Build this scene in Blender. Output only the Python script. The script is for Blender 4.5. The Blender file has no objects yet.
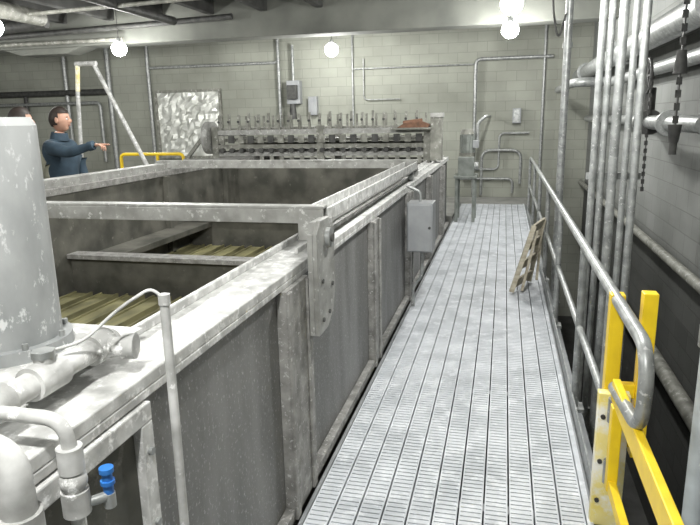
import bpy, math, random
from mathutils import Vector, Matrix
random.seed(4)
S=bpy.context.scene
S.view_settings.view_transform='Standard'
S.view_settings.exposure=0.15

# ---------------------------------------------------------------- materials
MATS={}
def mat(name,c1,c2=None,scale=6.0,rough=0.6,metal=0.0,bump=0.0,speck=None,speck_scale=25,speck_lo=0.58,speck_hi=0.64,stretch=(1,1,1),emit=None,es=0,detail=6,lo=.35,hi=.65,sstretch=None):
    if name in MATS: return MATS[name]
    m=bpy.data.materials.new(name); m.use_nodes=True
    nt=m.node_tree; N=nt.nodes; L=nt.links
    b=N['Principled BSDF']; b.inputs['Roughness'].default_value=rough; b.inputs['Metallic'].default_value=metal
    c2=c2 or tuple(v*0.85 for v in c1)
    tc=N.new('ShaderNodeTexCoord'); mp=N.new('ShaderNodeMapping'); mp.inputs['Scale'].default_value=stretch
    L.new(tc.outputs['Object'],mp.inputs['Vector'])
    nz=N.new('ShaderNodeTexNoise'); nz.inputs['Scale'].default_value=scale; nz.inputs['Detail'].default_value=detail
    L.new(mp.outputs['Vector'],nz.inputs['Vector'])
    rp=N.new('ShaderNodeValToRGB'); rp.color_ramp.elements[0].position=lo; rp.color_ramp.elements[1].position=hi
    rp.color_ramp.elements[0].color=(*c2,1); rp.color_ramp.elements[1].color=(*c1,1)
    L.new(nz.outputs['Fac'],rp.inputs['Fac'])
    out=rp.outputs['Color']
    if speck:
        n2=N.new('ShaderNodeTexNoise'); n2.inputs['Scale'].default_value=speck_scale; n2.inputs['Detail'].default_value=8; n2.inputs['Roughness'].default_value=0.7
        if sstretch:
            mp2=N.new('ShaderNodeMapping'); mp2.inputs['Scale'].default_value=sstretch
            L.new(tc.outputs['Object'],mp2.inputs['Vector']); L.new(mp2.outputs['Vector'],n2.inputs['Vector'])
        else: L.new(mp.outputs['Vector'],n2.inputs['Vector'])
        r2=N.new('ShaderNodeValToRGB'); r2.color_ramp.elements[0].position=speck_lo; r2.color_ramp.elements[1].position=speck_hi
        L.new(n2.outputs['Fac'],r2.inputs['Fac'])
        mx=N.new('ShaderNodeMix'); mx.data_type='RGBA'
        L.new(r2.outputs['Color'],mx.inputs['Factor']); L.new(out,mx.inputs[6]); mx.inputs[7].default_value=(*speck,1)
        out=mx.outputs[2]
    L.new(out,b.inputs['Base Color'])
    if bump:
        bp=N.new('ShaderNodeBump'); bp.inputs['Strength'].default_value=bump; bp.inputs['Distance'].default_value=0.02
        L.new(nz.outputs['Fac'],bp.inputs['Height']); L.new(bp.outputs['Normal'],b.inputs['Normal'])
    if emit:
        b.inputs['Emission Color'].default_value=(*emit,1); b.inputs['Emission Strength'].default_value=es
    MATS[name]=m; return m

def block_mat(name,axis,c1,c2,mortar):
    m=bpy.data.materials.new(name); m.use_nodes=True
    nt=m.node_tree; N=nt.nodes; L=nt.links; b=N['Principled BSDF']; b.inputs['Roughness'].default_value=0.9
    tc=N.new('ShaderNodeTexCoord'); sp=N.new('ShaderNodeSeparateXYZ'); cb=N.new('ShaderNodeCombineXYZ')
    L.new(tc.outputs['Object'],sp.inputs[0])
    L.new(sp.outputs['X' if axis=='x' else 'Y'],cb.inputs['X']); L.new(sp.outputs['Z'],cb.inputs['Y'])
    br=N.new('ShaderNodeTexBrick'); br.inputs['Scale'].default_value=1.0; br.inputs['Brick Width'].default_value=0.4; br.inputs['Row Height'].default_value=0.2
    br.inputs['Mortar Size'].default_value=0.007; br.inputs['Mortar Smooth'].default_value=0.6
    br.inputs['Color1'].default_value=(*c1,1); br.inputs['Color2'].default_value=(*c2,1); br.inputs['Mortar'].default_value=(*mortar,1)
    L.new(cb.outputs[0],br.inputs['Vector'])
    nz=N.new('ShaderNodeTexNoise'); nz.inputs['Scale'].default_value=0.9; nz.inputs['Detail'].default_value=8
    L.new(tc.outputs['Object'],nz.inputs['Vector'])
    rp=N.new('ShaderNodeValToRGB'); rp.color_ramp.elements[0].position=0.3; rp.color_ramp.elements[1].position=0.7
    rp.color_ramp.elements[0].color=(0.66,0.66,0.65,1); rp.color_ramp.elements[1].color=(1,1,1,1)
    L.new(nz.outputs['Fac'],rp.inputs['Fac'])
    mx=N.new('ShaderNodeMix'); mx.data_type='RGBA'; mx.blend_type='MULTIPLY'; mx.inputs['Factor'].default_value=1
    L.new(br.outputs['Color'],mx.inputs[6]); L.new(rp.outputs['Color'],mx.inputs[7]); L.new(mx.outputs[2],b.inputs['Base Color'])
    bp=N.new('ShaderNodeBump'); bp.inputs['Strength'].default_value=0.25; bp.inputs['Distance'].default_value=0.01; bp.invert=True
    L.new(br.outputs['Fac'],bp.inputs['Height']); L.new(bp.outputs['Normal'],b.inputs['Normal'])
    return m

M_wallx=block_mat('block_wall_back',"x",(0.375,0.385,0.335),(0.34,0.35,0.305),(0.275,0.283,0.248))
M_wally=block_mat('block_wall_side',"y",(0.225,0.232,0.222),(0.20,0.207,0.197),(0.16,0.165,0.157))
M_wlow=block_mat('shaded_low_block_wall',"y",(0.075,0.078,0.072),(0.06,0.062,0.058),(0.045,0.047,0.043))  # right wall's dimming toward the bottom, painted in as a darker block colour
M_conc=mat('concrete',(0.36,0.36,0.34),(0.25,0.25,0.235),3,0.9,bump=0.3)
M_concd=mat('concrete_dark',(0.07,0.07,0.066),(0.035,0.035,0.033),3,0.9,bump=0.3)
M_beam=mat('concrete_beam',(0.175,0.18,0.16),(0.115,0.12,0.107),1.5,0.9,bump=0.2)
M_steel=mat('splashed_steel_panel',(0.225,0.225,0.22),(0.125,0.125,0.12),4,0.5,0.15,bump=0.08,speck=(0.52,0.52,0.515),speck_scale=70,speck_lo=0.56,speck_hi=0.72,stretch=(1,1.4,0.35),detail=9,sstretch=(1,1,.8))
M_rim=mat('galvanised_rim',(0.62,0.62,0.605),(0.36,0.36,0.35),14,0.5,0.1,bump=0.2,speck=(0.84,0.84,0.83),speck_scale=24,speck_lo=0.53,speck_hi=0.66)
M_carr=mat('carriage_steel',(0.38,0.38,0.365),(0.24,0.24,0.225),10,0.5,0.2,bump=0.15,speck=(0.56,0.56,0.55),speck_scale=26)
M_post=mat('dusty_post',(0.33,0.325,0.31),(0.18,0.177,0.168),14,0.6,0.1,bump=0.15,speck=(0.52,0.52,0.51),speck_scale=50)
M_mach=mat('machine_steel',(0.27,0.27,0.24),(0.15,0.15,0.13),10,0.6,0.1,speck=(0.46,0.46,0.43),speck_scale=20)
M_galv=mat('galvanised_pipe',(0.37,0.38,0.375),(0.22,0.23,0.225),15,0.4,0.35,speck=(0.58,0.58,0.575),speck_scale=40)
M_grate=mat('grating_bars',(0.64,0.665,0.70),(0.45,0.475,0.505),3,0.6,0.0,speck=(0.78,0.80,0.83),speck_scale=9,speck_lo=0.5,speck_hi=0.7)
M_grated=mat('grating_edge',(0.30,0.31,0.32),(0.20,0.21,0.22),4,0.5,0.2)
M_pvc=mat('dusty_white_pipe',(0.62,0.62,0.61),(0.27,0.27,0.26),9,0.6,bump=0.3,speck=(0.82,0.82,0.81),speck_scale=16)
M_cyl=mat('dusty_grey_standpipe',(0.40,0.41,0.41),(0.22,0.23,0.23),6,0.6,0.1,bump=0.15,speck=(0.56,0.57,0.57),speck_scale=30,stretch=(1,1,.5))
M_yel=mat('yellow_paint',(0.90,0.64,0.02),(0.76,0.52,0.02),10,0.4)
M_yelp=mat('pale_yellow_sheen',(0.90,0.80,0.38),(0.85,0.70,0.20),7,0.5,speck=(0.9,0.88,0.8),speck_scale=8,speck_lo=0.45,speck_hi=0.6)  # whitish patches paint the gate plate's white reflection into the yellow
M_dark=mat('dark_iron',(0.07,0.07,0.065),(0.03,0.03,0.03),12,0.6)
M_blue=mat('blue_valve',(0.03,0.20,0.55),(0.02,0.12,0.4),10,0.5)
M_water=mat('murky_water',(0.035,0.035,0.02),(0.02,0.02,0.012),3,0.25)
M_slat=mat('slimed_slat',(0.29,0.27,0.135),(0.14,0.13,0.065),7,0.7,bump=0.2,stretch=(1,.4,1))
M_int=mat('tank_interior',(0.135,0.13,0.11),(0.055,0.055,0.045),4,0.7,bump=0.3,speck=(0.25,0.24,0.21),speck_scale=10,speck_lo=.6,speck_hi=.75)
M_wood=mat('weathered_wood',(0.52,0.48,0.38),(0.36,0.32,0.24),10,0.7,stretch=(1,1,4))
M_rust=mat('rusty_metal',(0.20,0.10,0.06),(0.10,0.055,0.035),14,0.8)
M_green=mat('grey_green_paint',(0.26,0.28,0.26),(0.17,0.185,0.17),10,0.5)
M_globe=mat('lamp_globe',(1,1,0.95),None,5,0.4,emit=(1.0,1.0,0.95),es=80)
M_foil=mat('crinkled_foil',(0.80,0.81,0.77),(0.58,0.59,0.55),9,0.42,.6)
M_box=mat('grey_enclosure',(0.33,0.34,0.35),(0.26,0.27,0.28),6,0.45,0.1)
M_skin=mat('skin',(0.50,0.29,0.21),(0.43,0.24,0.17),10,0.5)
M_hair=mat('dark_hair',(0.03,0.02,0.015),(0.015,0.01,0.008),40,0.6,stretch=(1,1,5))
M_jblue=mat('dark_blue_jacket',(0.040,0.070,0.10),(0.022,0.042,0.062),8,0.8,bump=0.3)
M_jolive=mat('olive_jacket',(0.12,0.12,0.09),(0.08,0.08,0.055),8,0.8,bump=0.3)
M_trous=mat('dark_trousers',(0.05,0.05,0.06),(0.03,0.03,0.035),8,0.8)
M_lip=mat('lips',(0.36,0.16,0.13),None,8,0.5)
M_eye=mat('eye_white',(0.8,0.8,0.78),None,8,0.2)

# ---------------------------------------------------------------- builder
class B:
    def __init__(s): s.v=[];s.f=[];s.m=[];s.sm=[];s.mats=[]
    def mi(s,m):
        if m not in s.mats: s.mats.append(m)
        return s.mats.index(m)
    def add(s,vs,fs,m,smooth=False):
        o=len(s.v); s.v+= [tuple(v) for v in vs]; k=s.mi(m)
        for f in fs: s.f.append(tuple(i+o for i in f)); s.m.append(k); s.sm.append(smooth)
    def box(s,x0,x1,y0,y1,z0,z1,m):
        s.add([(x0,y0,z0),(x1,y0,z0),(x1,y1,z0),(x0,y1,z0),(x0,y0,z1),(x1,y0,z1),(x1,y1,z1),(x0,y1,z1)],
              [(0,3,2,1),(4,5,6,7),(0,1,5,4),(1,2,6,5),(2,3,7,6),(3,0,4,7)],m)
    def bar(s,p0,p1,w,h,m,up=(0,0,1)):
        p0=Vector(p0);p1=Vector(p1);d=(p1-p0).normalized();u=Vector(up)
        sd=d.cross(u).normalized();u=sd.cross(d).normalized()
        vs=[]
        for p in (p0,p1):
            for a,b in ((-1,-1),(1,-1),(1,1),(-1,1)): vs.append(p+sd*a*w/2+u*b*h/2)
        s.add(vs,[(3,2,1,0),(4,5,6,7),(0,1,5,4),(1,2,6,5),(2,3,7,6),(3,0,4,7)],m)
    def prism(s,pts,axis,a0,a1,m):
        n=len(pts);vs=[]
        for a in (a0,a1):
            for p in pts:
                vs.append((a,p[0],p[1]) if axis=='x' else (p[0],a,p[1]) if axis=='y' else (p[0],p[1],a))
        fs=[tuple(range(n))[::-1],tuple(range(n,2*n))]+[(i,(i+1)%n,n+(i+1)%n,n+i) for i in range(n)]
        s.add(vs,fs,m)
    def ring(s,c,d,r,n,ref):
        d=d.normalized();a=d.cross(ref)
        if a.length<1e-4: a=d.cross(Vector((1,0.3,0)))
        a.normalize();b=d.cross(a)
        return [c+(a*math.cos(2*math.pi*i/n)+b*math.sin(2*math.pi*i/n))*r for i in range(n)]
    def cyl(s,p0,p1,r,m,r1=None,n=20,caps=True):
        p0=Vector(p0);p1=Vector(p1);r1=r if r1 is None else r1;d=p1-p0
        ref=Vector((0,0,1)) if abs(d.normalized().z)<0.9 else Vector((0,1,0))
        vs=s.ring(p0,d,r,n,ref)+s.ring(p1,d,r1,n,ref)
        s.add(vs,[(i,(i+1)%n,n+(i+1)%n,n+i) for i in range(n)],m,True)
        if caps: s.add(vs,[tuple(range(n))[::-1],tuple(range(n,2*n))],m)
    def tube(s,pts,r,m,n=12,bend=0.0,seg=6):
        P=[Vector(p) for p in pts]
        if bend>0:
            Q=[P[0]]
            for i in range(1,len(P)-1):
                a=P[i-1]-P[i];b=P[i+1]-P[i];k=min(bend,a.length*0.45,b.length*0.45)
                A=P[i]+a.normalized()*k;C=P[i]+b.normalized()*k
                for j in range(seg+1):
                    t=j/seg;Q.append(A*(1-t)**2+P[i]*2*t*(1-t)+C*t*t)
            Q.append(P[-1]);P=Q
        vs=[];prev=None
        for i,p in enumerate(P):
            d=(P[min(i+1,len(P)-1)]-P[max(i-1,0)]).normalized()
            if prev is None:
                ref=Vector((0,0,1)) if abs(d.z)<0.9 else Vector((0,1,0)); a=d.cross(ref).normalized()
            else:
                a=(prev-d*prev.dot(d)).normalized()
            prev=a;b=d.cross(a)
            vs+=[p+(a*math.cos(2*math.pi*j/n)+b*math.sin(2*math.pi*j/n))*r for j in range(n)]
        fs=[]
        for i in range(len(P)-1):
            for j in range(n): fs.append((i*n+j,i*n+(j+1)%n,(i+1)*n+(j+1)%n,(i+1)*n+j))
        s.add(vs,fs,m,True)
        k=(len(P)-1)*n
        s.add(vs,[tuple(range(n))[::-1],tuple(range(k,k+n))],m)
    def ell(s,c,r,m,nu=20,nv=12,fn=None,keep=None):
        c=Vector(c);vs=[];dirs=[]
        for i in range(nv+1):
            th=math.pi*i/nv
            for j in range(nu):
                ph=2*math.pi*j/nu
                d=Vector((math.sin(th)*math.cos(ph),math.sin(th)*math.sin(ph),math.cos(th)));dirs.append(d)
                p=Vector((d.x*r[0],d.y*r[1],d.z*r[2]))
                if fn: p=fn(d,p)
                vs.append(c+p)
        fs=[]
        for i in range(nv):
            for j in range(nu):
                f=(i*nu+j,(i+1)*nu+j,(i+1)*nu+(j+1)%nu,i*nu+(j+1)%nu)
                if keep and not all(keep(dirs[q]) for q in f): continue
                fs.append(f)
        s.add(vs,fs,m,True)
    def finish(s,name,bevel=0,parent=None,loc=None):
        me=bpy.data.meshes.new(name);me.from_pydata(s.v,[],s.f)
        for m in s.mats: me.materials.append(m)
        me.polygons.foreach_set('material_index',s.m);me.polygons.foreach_set('use_smooth',s.sm);me.update()
        o=bpy.data.objects.new(name,me);S.collection.objects.link(o)
        if bevel:
            md=o.modifiers.new('bevel','BEVEL');md.width=bevel;md.segments=2;md.limit_method='ANGLE';md.angle_limit=math.radians(50)
        if parent: o.parent=parent
        return o

# ---------------------------------------------------------------- room shell
XL,XR,YB,YN,ZC,ZF=-13.0,1.65,13.7,-3.0,3.95,-2.6
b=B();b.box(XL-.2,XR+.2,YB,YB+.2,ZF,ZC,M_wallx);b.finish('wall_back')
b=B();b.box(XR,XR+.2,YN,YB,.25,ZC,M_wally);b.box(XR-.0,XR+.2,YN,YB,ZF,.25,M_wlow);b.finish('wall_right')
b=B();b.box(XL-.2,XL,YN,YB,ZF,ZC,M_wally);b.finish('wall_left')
b=B();b.box(XL-.2,XR+.2,YN-.2,YN,ZF,ZC,M_wallx);b.finish('wall_front')
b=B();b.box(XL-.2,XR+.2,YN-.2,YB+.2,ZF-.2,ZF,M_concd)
b.finish('floor')
b=B()
b.box(XL,-4.02,YN,YB,-.25,0,M_conc)
b.box(-4.02,-.84,10.9,YB,-.25,0,M_conc)
b.box(-.84,.50,12.62,YB,-.25,0,M_conc)
b.box(-4.02,-.84,YN,.28,-.25,0,M_conc)
b.finish('floor_upper_slab')
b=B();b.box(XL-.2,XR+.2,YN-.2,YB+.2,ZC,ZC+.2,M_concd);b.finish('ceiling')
b=B()
b.box(XL,XR,10.8,11.25,3.14,ZC,M_beam)
b.prism([(-9.6,3.14),(-7.8,3.14),(-8.2,3.02),(-9.2,3.02)],'y',10.8,11.25,M_beam)
b.box(XL,XR,4.6,5.05,3.3,ZC,M_beam)
b.box(XL,XR,-1.6,-1.2,3.3,ZC,M_beam)
for x in (-12.2,-11.2,-10.2,-9.2,-8.2,-7.2,-6.2,-5.2,-4.2,-3.2):
    b.box(x,x+.14,YN,10.8,3.55,ZC,M_concd)
b.finish('ceiling_beams',bevel=.02)

# ---------------------------------------------------------------- walkway grating
b=B()
x0,x1=-.79,.40;n=11;w=(x1-x0)/n
for i in range(n):
    a=x0+i*w+.004;c=x0+(i+1)*w-.004
    b.box(a,a+.006,-1.5,12.6,-.04,-.001,M_grate);b.box(c-.006,c,-1.5,12.6,-.04,-.001,M_grate)
    y=-1.5
    while y<12.57:
        b.box(a+.006,c-.006,y,y+.0240,-.03,0,M_grate);y+=.032
b.box(x0-.018,x0,-1.5,12.6,-.15,.0,M_grated);b.box(x1,x1+.025,-1.5,12.6,-.15,.01,M_grate)
y=-1.2
while y<12.6:
    b.box(x0,x1,y,y+.06,-.16,-.045,M_grated);y+=1.25
for y in (0,4,8,12):
    b.box(.30,.40,y,y+.1,ZF,-.16,M_grated)
b.finish('walkway_grating')

# ---------------------------------------------------------------- tank
b=B()
ZT=1.09;Y0,Y1=.30,10.0
XO=-.87;XR2=-.845
b.box(XO-.02,XO,Y0,Y1,-1.2,ZT-.04,M_steel)
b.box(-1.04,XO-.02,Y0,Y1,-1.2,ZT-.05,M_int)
b.box(-1.05,XR2,Y0,Y1,ZT-.035,ZT,M_rim)
b.box(XR2-.012,XR2,Y0,Y1,ZT-.06,ZT-.035,M_rim)
b.box(-1.045,-1.025,Y0,Y1,ZT,ZT+.03,M_rim)
b.box(-.935,-.92,2.7,Y1,ZT,ZT+.025,M_rim)
b.box(XO,-.825,Y0,Y1,0.0,.05,M_post)
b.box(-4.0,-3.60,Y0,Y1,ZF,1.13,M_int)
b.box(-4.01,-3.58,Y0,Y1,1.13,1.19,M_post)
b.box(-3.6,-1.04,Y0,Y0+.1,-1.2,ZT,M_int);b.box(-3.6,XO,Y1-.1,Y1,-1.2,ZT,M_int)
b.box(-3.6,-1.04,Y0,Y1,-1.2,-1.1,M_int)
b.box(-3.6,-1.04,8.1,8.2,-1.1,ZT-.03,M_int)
b.box(-3.6,-1.04,8.2,Y1-.1,ZT-.08,ZT-.03,M_post)
for y in (1.6,4.5,6.6):
    b.box(-3.6,-1.04,y,y+.06,-1.1,.60,M_int)
    b.box(-3.6,-1.04,y-.05,y+.10,.58,.62,M_post)
b.box(-3.6,-3.3,4.56,6.6,.5,.56,M_int)
for y in (3.0,6.1,7.6):
    b.box(-3.6,-3.54,y,y+.07,.0,1.13,M_int)
for yc,wd in ((2.40,.30),(4.1,.22),(5.75,.22),(7.35,.22),(8.95,.22)):
    b.box(XO,-.825,yc-wd/2+.004,yc+wd/2-.004,.05,ZT-.06,M_post)
    b.box(-.825,-.812,yc-wd/2,yc-wd/2+.05,0,ZT-.065,M_post);b.box(-.825,-.812,yc+wd/2-.05,yc+wd/2,0,ZT-.065,M_post)
tank=b.finish('settling_tank',bevel=.004)
b=B();b.box(-3.6,-1.04,Y0+.1,8.1,.05,.08,M_water);b.finish('tank_water',parent=tank)
b=B()
for (ya,yb) in ((.45,1.55),(1.75,4.45),(4.65,6.55),(6.75,8.0)):
    x=-3.47
    while x<-1.15:
        b.box(x-.075,x+.075,ya,yb,.27,.285,M_slat)
        b.box(x-.085,x-.070,ya,yb,.25,.30,M_slat);b.box(x+.070,x+.085,ya,yb,.25,.30,M_slat)
        x+=.25
    for y in (ya+.2,yb-.2): b.box(-3.58,-1.06,y,y+.05,.18,.245,M_int)
b.finish('underdrain_slats',parent=tank)
b=B()
HX=XO
ya,yb,za,zb=.70,1.27,.36,1.025
for (a0,a1,z0,z1) in ((ya,yb,zb-.05,zb),(ya,yb,za,za+.05),(ya,ya+.05,za+.05,zb-.05),(yb-.05,yb,za+.05,zb-.05)):
    b.box(HX,HX+.035,a0,a1,z0,z1,M_rim)
b.box(HX,HX+.012,ya+.05,yb-.05,za+.05,zb-.05,M_int)
for z in (.5,.7,.9): b.cyl((HX+.035,yb-.025,z),(HX+.045,yb-.025,z),.010,M_galv,n=8)
b.finish('inspection_hatch',bevel=.004,parent=tank)

# travelling carriage frame
b=B()
zt=1.29
b.box(-3.75,-.84,2.86,2.94,zt-.015,zt,M_carr);b.box(-3.75,-.84,2.86,2.875,zt-.085,zt-.015,M_carr);b.box(-3.75,-.84,2.925,2.94,zt-.085,zt-.015,M_carr)
b.box(-3.75,-.84,6.26,6.34,zt-.015,zt,M_carr);b.box(-3.75,-.84,6.26,6.275,zt-.085,zt-.015,M_carr)
b.box(-.97,-.84,2.94,6.26,zt-.1,zt-.085,M_carr);b.box(-.855,-.84,2.94,6.26,zt-.085,zt-.02,M_rim);b.box(-.97,-.955,2.94,6.26,zt-.085,zt-.02,M_rim)
b.box(-3.75,-3.62,2.94,6.26,zt-.1,zt-.03,M_carr)
for y in (2.86,6.26):
    b.box(-.97,-.84,y,y+.08,ZT+.03,zt-.08,M_carr)
    b.box(-3.75,-3.62,y,y+.08,1.19,zt-.08,M_carr)
for y in (2.95,6.1):
    b.cyl((-.91,y+.03,ZT+.047),(-.86,y+.03,ZT+.047),.045,M_galv)
car=b.finish('travelling_carriage_frame',bevel=.003)
b=B()
pl=[(2.50,1.22),(2.56,1.27),(2.70,1.27),(2.78,1.20),(2.78,.92),(2.74,.82),(2.64,.76),(2.50,.76)]
b.prism(pl,'x',-.785,-.765,M_carr)
b.box(-.81,-.785,2.50,2.54,.76,1.22,M_carr)
b.box(-.86,-.80,2.70,2.90,1.14,1.24,M_carr)
b.cyl((-.765,2.66,1.18),(-.745,2.66,1.18),.045,M_galv);b.cyl((-.745,2.66,1.18),(-.735,2.66,1.18),.02,M_dark)
b.cyl((-.81,2.66,1.18),(-.785,2.66,1.18),.02,M_galv)
for (y,z) in ((2.56,.82),(2.56,1.0),(2.72,.95),(2.66,.83)): b.cyl((-.765,y,z),(-.757,y,z),.011,M_dark,n=8)
b.finish('carriage_end_plate',bevel=.003,parent=car)

b=B()
b.box(-.80,-.575,5.30,5.55,.55,.98,M_box);b.box(-.79,-.585,5.285,5.30,.56,.97,M_box)
b.cyl((-.60,5.28,.77),(-.60,5.285,.77),.012,M_dark)
b.tube([(-.68,5.42,.55),(-.68,5.42,.30),(-.76,5.42,.22),(-.76,5.42,.02)],.016,M_galv,bend=.05)
b.tube([(-.70,5.45,.98),(-.70,5.45,1.06),(-.83,5.45,1.12)],.012,M_galv,bend=.03)
b.finish('electrical_enclosure',bevel=.006)

# ---------------------------------------------------------------- plate rack machine
b=B()
xa,xb,yf=-4.25,-.98,8.7
for y in (8.7,9.7):
    b.box(xa,xb,y,y+.07,1.50,1.57,M_carr);b.box(xa,xb,y,y+.06,1.30,1.36,M_mach);b.box(xa,xb,y,y+.07,1.19,1.25,M_carr)
    for x in (xa,xb-.1,(xa+xb)/2): b.box(x,x+.1,y-.012,y+.082,1.07 if x>-3.9 else .0,1.62,M_mach)
for x in (xa,xb-.1): b.box(x+.01,x+.09,8.79,9.68,1.48,1.56,M_carr);b.box(x+.01,x+.09,8.79,9.68,1.19,1.25,M_mach)
x=xa+.12
i=0
while x<xb-.12:
    b.box(x,x+.030,yf-.008,yf+.04,1.57,1.79+.02*(i%2),M_mach);b.cyl((x+.015,yf-.03,1.69),(x+.015,yf-.008,1.69),.018,M_dark,n=10)
    b.box(x,x+.030,9.7,9.74,1.57,1.78,M_mach)
    b.box(x+.005,x+.025,8.79,9.69,1.575,1.60,M_mach)
    b.box(x,x+.09,yf-.035,yf-.005,1.38,1.49,M_dark if i%2 else M_mach)
    b.cyl((x+.05,yf-.055,1.275),(x+.05,yf+.02,1.275),.036,M_dark,n=10)
    b.box(x+.02,x+.08,yf-.03,yf-.005,1.08,1.19,M_mach)
    x+=.155;i+=1
b.box(xa+.1,xb-.1,8.78,9.68,1.40,1.44,M_mach)
b.cyl((xa-.12,8.80,1.46),(xa-.02,8.80,1.46),.24,M_carr,n=32);b.cyl((xa-.18,8.80,1.46),(xa-.12,8.80,1.46),.08,M_galv)
b.cyl((xa-.02,8.80,1.46),(xa+.02,8.80,1.46),.04,M_galv)
b.box(xa-.45,xa-.01,8.6,8.68,1.10,1.16,M_carr);b.bar((xa-.42,8.64,1.14),(xa-.05,8.64,1.55),.05,.05,M_mach)
b.prism([(-1.42,1.57),(-1.0,1.57),(-.98,1.61),(-1.08,1.65),(-1.32,1.63)],'y',8.48,8.66,M_rust)
b.cyl((-1.34,8.57,1.62),(-1.08,8.57,1.65),.042,M_rust,n=12)
b.box(-1.5,-.96,8.45,8.685,1.545,1.57,M_mach)
b.box(xb+.002,xb+.15,8.62,8.9,ZT+.03,1.70,M_mach);b.box(xb,xb+.16,8.61,8.91,1.70,1.76,M_carr)
b.finish('plate_rack_machine',bevel=.003)
b=B()
for (x,y) in ((-.76,10.3),(-.76,10.75),(-.48,10.3),(-.48,10.75)): b.box(x,x+.05,y,y+.05,0,.72,M_green)
b.box(-.78,-.41,10.26,10.84,.72,.76,M_green)
b.box(-.72,-.46,10.35,10.75,.76,1.06,M_green)
b.cyl((-.46,10.55,.9),(-.40,10.55,.9),.07,M_galv)
b.cyl((-.59,10.55,1.06),(-.59,10.55,1.12),.13,M_mach);b.cyl((-.59,10.55,1.12),(-.59,10.55,1.42),.105,M_green);b.cyl((-.59,10.55,1.42),(-.59,10.55,1.50),.115,M_mach,r1=.09)
for k in range(12):
    a=2*math.pi*k/12;b.bar((-.59+.11*math.cos(a),10.55+.11*math.sin(a),1.13),(-.59+.11*math.cos(a),10.55+.11*math.sin(a),1.41),.012,.02,M_green,up=(math.cos(a),math.sin(a),0))
b.box(-.50,-.40,10.48,10.62,1.2,1.32,M_box)
b.tube([(-.43,10.6,1.32),(-.43,10.6,1.6),(-.3,10.6,1.7),(-.3,11.6,1.7),(-.3,13.6,1.7)],.026,M_galv,bend=.12)
b.finish('gearbox_motor',bevel=.006)

# ---------------------------------------------------------------- railing
b=B();XRr=.46
b.tube([(XRr,11.4,.0),(XRr,11.4,.98),(XRr,1.98,.98),(XRr,1.98,.70),(XRr,2.47,.64)],.024,M_galv,bend=.13)
b.tube([(XRr,11.4,.50),(XRr,2.65,.50)],.019,M_galv)
for y in (2.68,3.62,5.15,6.65,8.15,9.65):
    b.tube([(XRr,y,.0),(XRr,y,.98)],.022,M_galv);b.box(XRr-.02,XRr+.05,y-.05,y+.05,-.01,.012,M_galv)
b.box(XRr-.022,XRr-.014,2.7,11.35,.0,.10,M_galv)
b.box(.43,.50,-1.5,12.6,-.15,-.01,M_grated)
b.finish('guard_railing')
b=B()
b.box(.435,.49,2.54,2.60,0,1.0,M_yel)
b.box(.555,.61,2.54,2.60,.30,1.01,M_yel)
b.box(.49,.555,2.55,2.59,.56,.62,M_yel);b.box(.49,.555,2.55,2.59,.34,.40,M_yel)
b.box(.41,.53,2.49,2.54,.0,.60,M_yelp)
b.box(.445,.475,1.12,2.44,.60,.69,M_yel)
b.box(.445,.475,1.12,2.40,.24,.29,M_yel)
b.box(.44,.48,2.36,2.41,.24,.60,M_yel);b.box(.44,.48,1.12,1.17,.0,.75,M_yel)
for z in (.28,.55): b.cyl((.46,2.45,z-.05),(.46,2.45,z+.05),.022,M_galv)
for z in (.12,.3,.5): b.cyl((.43,2.482,z),(.43,2.49,z),.010,M_dark,n=8)
b.finish('yellow_safety_gate',bevel=.004)

b=B()
for (x,y,r) in ((.545,4.15,.022),(.595,4.15,.020),(.655,4.12,.028),(.72,4.10,.020),(.775,4.1,.024)):
    b.tube([(x,y,ZF),(x,y,ZC)],r,M_galv)
for z in (-.3,1.3,2.7): b.box(.51,.83,4.17,4.20,z,z+.04,M_galv)
b.finish('vertical_conduits')
b=B();b.tube([(.54,6.35,-.16),(.54,6.35,ZC)],.035,M_galv);b.box(.50,.60,6.29,6.41,-.16,-.14,M_galv)
for z,r in ((2.9,.08),(2.3,.08)): b.cyl((.54,6.35,z),(.54,6.35,z+.05),.045,M_galv)
b.tube([(.52,6.3,3.9),(.45,6.28,3.2),(.37,6.25,2.72),(.45,6.3,2.35),(.51,6.31,2.6)],.010,M_dark,bend=.2)
b.tube([(.49,6.3,3.9),(.37,6.3,3.1),(.23,6.3,2.9),(.29,6.3,3.3),(.27,6.3,3.9)],.010,M_galv,bend=.2)
b.finish('support_pole')
b=B();b.tube([(.78,2.42,ZF),(.78,2.42,ZC)],.042,mat('light_drain_pipe',(.55,.60,.63),(.42,.46,.48),8,.4))
for z in (-.6,.85,2.2): b.cyl((.78,2.42,z),(.78,2.42,z+.08),.052,M_galv)
b.finish('drain_pipe')

# right wall pipes
b=B()
b.tube([(1.40,13.6,2.45),(1.40,2.0,2.45)],.12,M_galv,n=20)
for y in (5.0,8.6,12.4): b.cyl((1.40,y,2.45),(1.40,y+.06,2.45),.16,M_galv,n=24)
b.tube([(.95,12.6,2.15),(.95,9.8,2.15),(1.50,9.8,2.15),(1.55,4.0,2.15)],.065,M_galv,n=16,bend=.2)
b.tube([(1.54,13.0,1.62),(1.54,7.6,1.62),(1.25,7.0,1.62),(1.25,4.5,1.62)],.06,M_galv,n=16,bend=.25)
for y in (5.4,): b.cyl((1.25,y,1.62),(1.25,y+.05,1.62),.10,M_galv,n=24)
b.tube([(1.55,13.6,.35),(1.55,2,.35)],.045,M_mach,n=14);b.tube([(1.55,13.6,-.7),(1.55,2,-.7)],.07,M_mach,n=14)
for y in (4.5,8.5,12.0):
    for z in (.35,2.45): b.box(1.5,1.645,y,y+.04,z-.03,z+.03,M_dark)
cx,cy=1.25,6.2
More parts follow.
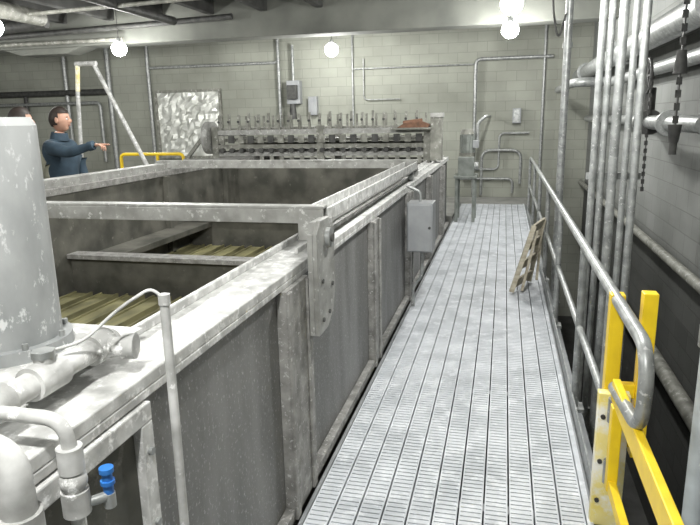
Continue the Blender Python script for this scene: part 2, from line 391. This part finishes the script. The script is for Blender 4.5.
b.cyl((cx,cy-.09,1.62),(cx,cy-.05,1.62),.11,M_dark,n=20);b.cyl((cx,cy+.05,1.62),(cx,cy+.09,1.62),.11,M_dark,n=20);b.ell((cx,cy,1.62),(.085,.08,.085),M_dark)
b.cyl((cx,cy,1.66),(cx,cy,1.92),.05,M_dark);b.cyl((cx,cy,1.90),(cx,cy,2.05),.02,M_dark)
for k in range(24):
    a0=2*math.pi*k/24;a1=2*math.pi*(k+1)/24;r=.15
    b.cyl((cx-.03,cy+r*math.cos(a0),2.02+r*math.sin(a0)),(cx-.03,cy+r*math.cos(a1),2.02+r*math.sin(a1)),.014,M_dark,n=8)
for k in range(4):
    a=math.pi*k/4;b.cyl((cx-.03,cy-.15*math.cos(a),2.02-.15*math.sin(a)),(cx-.03,cy+.15*math.cos(a),2.02+.15*math.sin(a)),.009,M_dark,n=8)
for side in (-1,1):
    z=2.02;i=0
    while z>1.0:
        x=cx-.03;y=cy+side*.15
        if i%2: b.box(x-.014,x+.014,y-.004,y+.004,z-.02,z+.02,M_dark)
        else: b.box(x-.004,x+.004,y-.014,y+.014,z-.02,z+.02,M_dark)
        z-=.034;i+=1
# near hanging chain hoist
cx,cy=1.12,4.7
z=2.62;i=0
while z>1.45:
    if i%2: b.box(cx-.018,cx+.018,cy-.005,cy+.005,z-.025,z+.025,M_dark)
    else: b.box(cx-.005,cx+.005,cy-.018,cy+.018,z-.025,z+.025,M_dark)
    z-=.042;i+=1
b.cyl((cx,cy,1.95),(cx,cy,2.10),.045,M_dark,r1=.03);b.cyl((cx,cy,1.5),(cx,cy,1.62),.03,M_dark,r1=.045);b.cyl((cx,cy,1.42),(cx,cy,1.5),.025,M_dark)
b.tube([(cx,cy,2.60),(cx+.1,cy,2.64),(1.40,cy,2.60)],.02,M_dark)
b.finish('valved_pipe_run')

# small slatted wooden step frame leaning against the railing
b=B()
A0=Vector((.12,6.05,.02));A1=Vector((.31,6.15,.66));C0=Vector((.30,6.50,.02));C1=Vector((.425,6.60,.66))
b.bar(A0,A1,.045,.06,M_wood,up=(0,1,0));b.bar(C0,C1,.045,.06,M_wood,up=(0,1,0))
for t in (.12,.40,.68,.95):
    p=A0.lerp(A1,t);q=C0.lerp(C1,t);b.bar(p,q,.10,.022,M_wood,up=(.9,-.3,-.3))
b.bar(A0+Vector((.10,.06,0)),A1+Vector((.03,.05,-.05)),.025,.04,M_wood,up=(0,1,0))
b.bar(C0+Vector((.08,.06,0)),C1+Vector((-.01,.05,-.05)),.025,.04,M_wood,up=(0,1,0))
b.finish('wooden_step_stool',bevel=.003)

# ---------------------------------------------------------------- foreground piping
b=B()
cx,cy=-1.25,1.29
b.cyl((cx,cy,1.16),(cx,cy,1.70),.13,M_cyl,n=40);b.cyl((cx,cy,1.70),(cx,cy,1.72),.13,M_cyl,r1=.118,n=40)
b.cyl((cx,cy,1.125),(cx,cy,1.16),.155,M_cyl,n=40)
for k in range(8):
    a=k*math.pi/4+.2;b.cyl((cx+.143*math.cos(a),cy+.143*math.sin(a),1.16),(cx+.143*math.cos(a),cy+.143*math.sin(a),1.175),.008,M_galv,n=6)
b.box(-1.45,-.99,1.06,1.50,1.12,1.128,M_rim)
b.bar((-3.6,1.10,1.09),(-1.05,1.10,1.09),.06,.06,M_rim);b.bar((-3.6,1.46,1.09),(-1.05,1.46,1.09),.06,.06,M_rim)
b.finish('standpipe_cylinder',bevel=0,parent=tank)
b=B()
z=1.165;x=-.955
b.tube([(x,.45,z),(x,1.28,z)],.028,M_pvc,n=20)
for (y,l) in ((.74,.06),(.90,.05),(1.02,.09),(1.22,.06)): b.cyl((x,y,z),(x,y+l,z),.038,M_pvc,n=20)
b.cyl((x,1.28,z),(x,1.31,z),.042,M_pvc,r1=.028,n=20)
b.tube([(x,1.07,z),(x+.0,1.07,z+.055)],.022,M_pvc,n=16);b.cyl((x,1.07,z+.045),(x,1.07,z+.06),.026,M_galv,n=6)
b.tube([(x,1.25,z),(x+.07,1.27,z+.0)],.024,M_pvc,n=16);b.cyl((x+.06,1.268,z),(x+.09,1.276,z),.032,M_pvc)
b.tube([(x,.90,z),(x+.06,.90,z),(-.775,.90,z-.0),(-.775,.90,.6),(-.775,.90,.02)],.014,M_pvc,bend=.05)
b.cyl((-.775,.90,1.06),(-.775,.90,1.11),.024,M_pvc);b.cyl((-.775,.90,.97),(-.775,.90,1.02),.026,M_pvc);b.ell((-.775,.90,1.04),(.026,.026,.03),M_pvc)
b.tube([(-.775,.90,.985),(-.745,.93,.985),(-.735,.945,.985)],.010,M_galv,bend=.01)
b.cyl((-.735,.945,.96),(-.735,.945,.99),.012,M_galv)
b.cyl((-.735,.945,.99),(-.735,.945,1.035),.010,M_blue);b.cyl((-.735,.945,1.035),(-.735,.945,1.045),.014,M_blue);b.cyl((-.735,.945,1.01),(-.735,.945,1.018),.014,M_blue)
b.tube([(-.79,.78,.02),(-.79,.78,1.165),(x,.78,1.165)],.030,M_pvc,n=20,bend=.06);b.cyl((-.79,.78,.99),(-.79,.78,1.05),.038,M_pvc,n=20)
b.tube([(-.76,1.25,0),(-.76,1.25,1.30)],.0115,M_pvc,n=12)
b.cyl((-.76,1.25,1.285),(-.76,1.25,1.31),.014,M_pvc)
b.tube([(-.76,1.25,1.30),(-.79,1.245,1.325),(-.86,1.21,1.28),(-.92,1.16,1.215),(-.955,1.09,1.215)],.004,M_pvc,n=8,bend=.05)
b.finish('rim_water_piping')

# ---------------------------------------------------------------- back wall fixtures
b=B()
wx0,wx1,wz0,wz1=-8.0,-6.43,.92,2.38
for (a0,a1,c0,c1) in ((wx0-.06,wx1+.06,wz1,wz1+.06),(wx0-.06,wx1+.06,wz0-.06,wz0),(wx0-.06,wx0,wz0,wz1),(wx1,wx1+.06,wz0,wz1)):
    b.box(a0,a1,13.62,13.70,c0,c1,M_mach)
nx,nz=18,17;vs=[];fs=[]
for j in range(nz+1):
    for i in range(nx+1):
        ex=0 if i in(0,nx) else random.uniform(-.03,.03);ez=0 if j in (0,nz) else random.uniform(-.03,.03)
        vs.append((wx0+(wx1-wx0)*i/nx+ex,13.65+random.uniform(-.018,.018),wz0+(wz1-wz0)*j/nz+ez))
for j in range(nz):
    for i in range(nx):
        a=j*(nx+1)+i;fs.append((a,a+1,a+nx+2));fs.append((a,a+nx+2,a+nx+1))
b.add(vs,fs,M_foil)
b.finish('window_1')
b=B();yw=13.62
def wt(pts,r,m=M_galv,bend=.12): b.tube([(p[0],yw-(p[2] if len(p)>2 else 0),p[1]) for p in pts],r,m,bend=bend)
wt([(-.62,.05),(-.62,2.85),(.9,2.85)],.035)
wt([(-.45,.05),(-.45,1.0),(.35,1.0),(.35,.3)],.03,bend=.2)
wt([(-.75,.6),(-.1,.6),(-.1,1.35),(.5,1.35)],.022)
wt([(-.9,.4),(.2,.4),(.2,.1)],.03)
wt([(.74,3.9),(.74,.6)],.03)
wt([(1.1,3.9),(1.1,.1)],.02)
wt([(-3.24,3.9),(-3.24,1.3)],.02)
wt([(-3.24,2.75),(-.62,2.75)],.015)
wt([(-3.0,2.95),(-3.0,2.1),(-2.2,2.1)],.012)
wt([(-8.17,3.9),(-8.17,.0)],.045)
wt([(-9.23,3.9),(-9.23,.0)],.06)
wt([(-8.17,2.95),(-4.93,2.95),(-4.93,3.9)],.03)
wt([(-4.93,3.6),(-4.93,1.4)],.035)
wt([(-12.9,2.45,.05),(-9.23,2.45,.05)],.07,M_dark)
wt([(-12.9,2.2,.05),(-9.5,2.2,.05),(-9.5,.8,.05)],.04)
wt([(-10.4,3.9,.03),(-10.4,.0,.03)],.05)
wt([(-11.6,2.45,.03),(-11.6,.0,.03)],.05,M_dark)
b.finish('wall_conduits')
b=B()
b.box(-4.72,-4.42,13.5,13.7,2.05,2.55,M_box);b.box(-4.68,-4.46,13.4,13.5,2.15,2.45,M_dark)
b.cyl((-4.57,13.55,2.55),(-4.57,13.55,3.3),.03,M_galv);b.cyl((-4.57,13.45,1.72),(-4.57,13.45,2.05),.09,M_dark,r1=.06)
b.box(-4.25,-4.05,13.55,13.7,1.8,2.2,M_box)
b.finish('wall_switch_box',bevel=.01)
b=B();b.box(.15,.32,13.55,13.7,1.55,1.85,M_box);b.box(.17,.30,13.54,13.55,1.57,1.83,M_galv);b.finish('wall_junction_box',bevel=.01)

b=B()
b.tube([(-5.95,8.9,0),(-5.95,8.9,1.22),(-4.85,8.9,1.22),(-4.85,8.9,0)],.026,M_yel,bend=.08);b.tube([(-5.95,8.9,.65),(-4.85,8.9,.65)],.022,M_yel)
b.tube([(-5.3,8.9,0),(-5.3,8.9,1.22)],.024,M_yel)
b.finish('yellow_guard_rail')
b=B()
b.tube([(-4.15,6.95,0),(-4.30,6.95,1.2),(-4.90,6.95,2.42)],.026,M_rim)
b.tube([(-5.15,6.95,2.42),(-4.86,6.95,2.42)],.030,M_rim)
b.tube([(-5.12,6.95,2.42),(-5.16,6.95,2.1)],.026,M_yelp)
b.tube([(-5.16,6.95,2.12),(-5.30,6.95,.0)],.024,M_rim)
b.cyl((-4.15,6.95,0),(-4.15,6.95,.02),.08,M_galv);b.cyl((-5.3,6.95,0),(-5.3,6.95,.02),.08,M_galv)
b.finish('davit_hoist_frame')
b=B()
b.tube([(-12.8,9.6,3.30),(-9.0,9.6,3.30),(-7.6,9.6,3.40)],.10,M_dark,bend=.2)
b.tube([(-12.8,8.6,3.22),(-3.6,8.6,3.42),(.2,8.6,3.45)],.03,M_mach)
b.tube([(-7.2,9.0,3.35),(-7.2,5.3,3.35)],.12,M_mach,n=20)
b.tube([(-5.6,10.3,3.40),(-5.6,5.3,3.40)],.07,M_dark,n=16)
b.tube([(-9.6,10.5,3.32),(-4.6,10.5,3.45)],.05,M_dark)
b.tube([(-11.0,10.6,3.2),(-6.8,10.6,3.2)],.04,M_mach)
b.box(-12.6,-10.4,9.9,10.4,3.2,3.5,M_mach)
b.finish('overhead_pipes')

# ---------------------------------------------------------------- lamps
LAMPS=[(.03,8.0,2.98),(.03,10.35,2.98),(-3.23,11.9,2.98),(-6.64,10.2,2.98),(-6.66,7.37,2.98),(.0,3.6,2.98),(-3.2,5.5,2.98),(-.5,.2,2.98),(-3.2,1.2,2.98),(-6.65,3.0,2.98),(-9.9,8.8,2.98)]  # visible pendants first; the out-of-frame lamps after them are added fill lights
EN=[125,100,125,80,80,150,90,195,100,80,85]
for i,(x,y,z) in enumerate(LAMPS):
    b=B()
    b.cyl((x,y,z+.11),(x,y,z+.18),.055,M_galv,r1=.035);b.cyl((x,y,z+.18),(x,y,ZC),.006,M_dark,n=8)
    b.ell((x,y,z),(.13,.13,.125),M_globe)
    o=b.finish('pendant_or_fill_lamp' if i==0 else 'pendant_or_fill_lamp.%03d'%i)
    ld=bpy.data.lights.new('bulb_or_fill','POINT');ld.energy=EN[i];ld.color=(1.0,1.0,.97);ld.shadow_soft_size=.06
    lo=bpy.data.objects.new('bulb_or_fill',ld);lo.location=(x,y,z-.20);S.collection.objects.link(lo);lo.parent=o

# ---------------------------------------------------------------- people
def skin_mesh(name,verts,edges,root=0,sub=2):
    me=bpy.data.meshes.new(name+'_sk');me.from_pydata([v[:3] for v in verts],edges,[])
    o=bpy.data.objects.new(name+'_sk',me);S.collection.objects.link(o)
    o.modifiers.new('skin','SKIN');
    sv=me.skin_vertices[0].data
    for i,v in enumerate(verts):
        r=v[3];sv[i].radius=(r,r) if not isinstance(r,tuple) else r;sv[i].use_root=(i==root)
    s=o.modifiers.new('s','SUBSURF');s.levels=sub;s.render_levels=sub
    dg=bpy.context.evaluated_depsgraph_get();dg.update()
    nm=bpy.data.meshes.new_from_object(o.evaluated_get(dg));nm.name=name
    bpy.data.objects.remove(o)
    r=bpy.data.objects.new(name,nm);S.collection.objects.link(r)
    for p in nm.polygons:p.use_smooth=True
    return r
def make_hand(wrist,dirv,palmn,thumbdir,parent,curl,name):
    d=Vector(dirv).normalized();t=Vector(thumbdir).normalized();nrm=Vector(palmn).normalized();w=Vector(wrist)
    vs=[];es=[]
    vs.append((*w,.024));
    for k,(off,ln) in enumerate(((.030,.072),(.010,.080),(-.011,.074),(-.030,.058))):
        base=w+d*.035+t*off*.6;kn=w+d*.09+t*off
        i=len(vs)
        vs.append((*base,.015));vs.append((*kn,.0115));es.append((0,i));es.append((i,i+1))
        c=curl[k]
        p=kn;a=c*.5;dd=d*math.cos(a)+nrm*math.sin(a);p=p+dd*ln*.5;vs.append((*p,.009));es.append((i+1,i+2))
        a=c*1.1;dd=d*math.cos(a)+nrm*math.sin(a);p=p+dd*ln*.3;vs.append((*p,.008));es.append((i+2,i+3))
        a=c*1.6;dd=d*math.cos(a)+nrm*math.sin(a);p=p+dd*ln*.25;vs.append((*p,.007));es.append((i+3,i+4))
    i=len(vs);a=w+d*.03+t*.03;vs.append((*a,.014));es.append((0,i))
    a=a+(d*.7+t*.7)*.035;vs.append((*a,.0105));es.append((i,i+1));a=a+(d*.9+t*.35+nrm*.2)*.03;vs.append((*a,.008));es.append((i+1,i+2))
    o=skin_mesh(name,vs,es,0,1);o.data.materials.append(M_skin);o.parent=parent
    return o
def person(name,loc,yaw,jacket,rarm,larm,headyaw=0,rdir=(1,0,0),ldir=(0,0,-1),rcurl=(.5,.5,.5,.5),scale=1.0):
    e=bpy.data.objects.new(name,None);S.collection.objects.link(e)
    V=[(0,0,.95,.15),(0,0,1.10,.145),(.01,0,1.28,.165),(.0,0,1.42,.15),(.0,0,1.51,.075),(.015,0,1.60,.055),
       (0,-.17,1.43,.085),(*rarm[0],.058),(*rarm[1],.036),
       (0,.17,1.43,.085),(*larm[0],.058),(*larm[1],.036),
       (0,-.10,.86,.105),(.02,-.11,.48,.07),(-.01,-.11,.09,.048),(.14,-.12,.045,.042),
       (0,.10,.86,.105),(.02,.11,.48,.07),(-.01,.11,.09,.048),(.14,.12,.045,.042)]
    E=[(0,1),(1,2),(2,3),(3,4),(4,5),(3,6),(6,7),(7,8),(3,9),(9,10),(10,11),(0,12),(12,13),(13,14),(14,15),(0,16),(16,17),(17,18),(18,19)]
    o=skin_mesh('body',V,E,0,2);me=o.data
    for m in (jacket,M_trous,M_skin,M_dark): me.materials.append(m)
    for p in me.polygons:
        c=p.center
        k=0
        if c.z>1.545: k=2
        elif c.z<.12: k=3
        elif c.z<.88 and abs(c.y)<.24 and (Vector(rarm[1])-c).length>.12 and (Vector(larm[1])-c).length>.12 : k=1
        p.material_index=k
    o.parent=e
    b=B()
    b.cyl((0,0,1.50),(.008,0,1.575),.095,jacket,r1=.078,n=20,caps=False)
    for a in (rarm,larm):
        A=Vector(a[0]);W=Vector(a[1]);d=(W-A).normalized();b.cyl(W-d*.05,W+d*.005,.046,jacket,n=16)
    b.finish('collar_and_cuffs',parent=e)
    def hd(d,p):
        q=p.copy()
        if d.z<0: q.y*=1-.28*(-d.z)**1.2; q.x*=1-.12*(-d.z)
        if d.x<0: q.x*=1.05
        f=math.exp(-((d.y/.16)**2+((d.z+.12)/.22)**2)) if d.x>0 else 0
        q.x+=.026*f
        f=math.exp(-(((abs(d.y)-.36)/.15)**2+((d.z-.06)/.12)**2)) if d.x>0 else 0
        q.x-=.010*f
        f=math.exp(-((d.y/.3)**2+((d.z+.80)/.2)**2)) if d.x>0 else 0
        q.x+=.018*f
        return q
    b=B();hc=(.035,0,1.70);R=(.098,.076,.122)
    b.ell(hc,R,M_skin,36,24,fn=hd)
    b.ell(hc,(R[0]*1.10,R[1]*1.15,R[2]*1.11),M_hair,36,24,fn=hd,keep=lambda d:(d.z>.62-.35*max(0,-d.x)) or (d.x<.30 and d.z>.12) or (d.x<.02 and d.z>-.40) or (d.x<-.35 and d.z>-.6) or (d.z>.48 and d.x>.3))
    for sy in (-1,1):
        b.ell((hc[0]+.082,sy*.030,1.706),(.012,.014,.010),M_eye,10,8);b.ell((hc[0]+.092,sy*.030,1.706),(.004,.006,.006),M_dark,8,6)
        b.ell((hc[0]+.088,sy*.031,1.727),(.006,.020,.004),M_hair,10,6)
        b.ell((hc[0]-.002,sy*.084,1.695),(.018,.009,.030),M_skin,12,8)
    b.ell((hc[0]+.090,0,1.645),(.008,.024,.007),M_lip,12,8)
    h=b.finish('head',parent=e)
    piv=Vector((.03,0,1.6));h.matrix_local=Matrix.Translation(piv)@Matrix.Rotation(headyaw,4,'Z')@Matrix.Translation(-piv)
    make_hand(rarm[1],rdir,(0,0,-1) if abs(rdir[0])>.5 else (1,0,0),(0,1,0) if abs(rdir[0])>.5 else (1,0,0),e,rcurl,'hand_right')
    make_hand(larm[1],ldir,(0,-1,0),(1,0,0),e,(.5,.55,.6,.6),'hand_left')
    e.location=loc;e.rotation_euler=(0,0,yaw);e.scale=(scale,)*3
    return e
person('man_pointing',(-4.58,5.78,0),math.radians(-4),M_jblue,((.30,-.22,1.38),(.56,-.18,1.45)),((.02,.25,1.16),(.14,.24,.94)),math.radians(18),rdir=(1,.05,.05),ldir=(.4,0,-1),rcurl=(.1,1.2,1.3,1.3),scale=1.03)
person('man_standing',(-4.34,4.94,0),math.radians(5),M_jolive,((.02,-.24,1.16),(.12,-.23,.94)),((.02,.24,1.16),(.12,.23,.94)),math.radians(55),rdir=(.3,0,-1),ldir=(.3,0,-1),scale=1.02)

# ---------------------------------------------------------------- world + camera
w=bpy.data.worlds.new('World');S.world=w;w.use_nodes=True
w.node_tree.nodes['Background'].inputs[0].default_value=(.5,.52,.5,1);w.node_tree.nodes['Background'].inputs[1].default_value=.3
th=math.radians(13.03);ps=math.radians(13.94);rho=.02
f=Vector((-math.sin(ps)*math.cos(th),math.cos(ps)*math.cos(th),-math.sin(th)))
r=Vector((math.cos(ps),math.sin(ps),0));u=r.cross(f)
r2=(r-u*rho).normalized();u2=(u+r*rho).normalized()
cd=bpy.data.cameras.new('camera');cd.sensor_width=36;cd.lens=620/700*36;cd.clip_start=.05
co=bpy.data.objects.new('camera',cd);S.collection.objects.link(co)
mt=Matrix((r2,u2,-f)).transposed().to_4x4();mt.translation=Vector((0,0,1.7));co.matrix_world=mt
S.camera=co
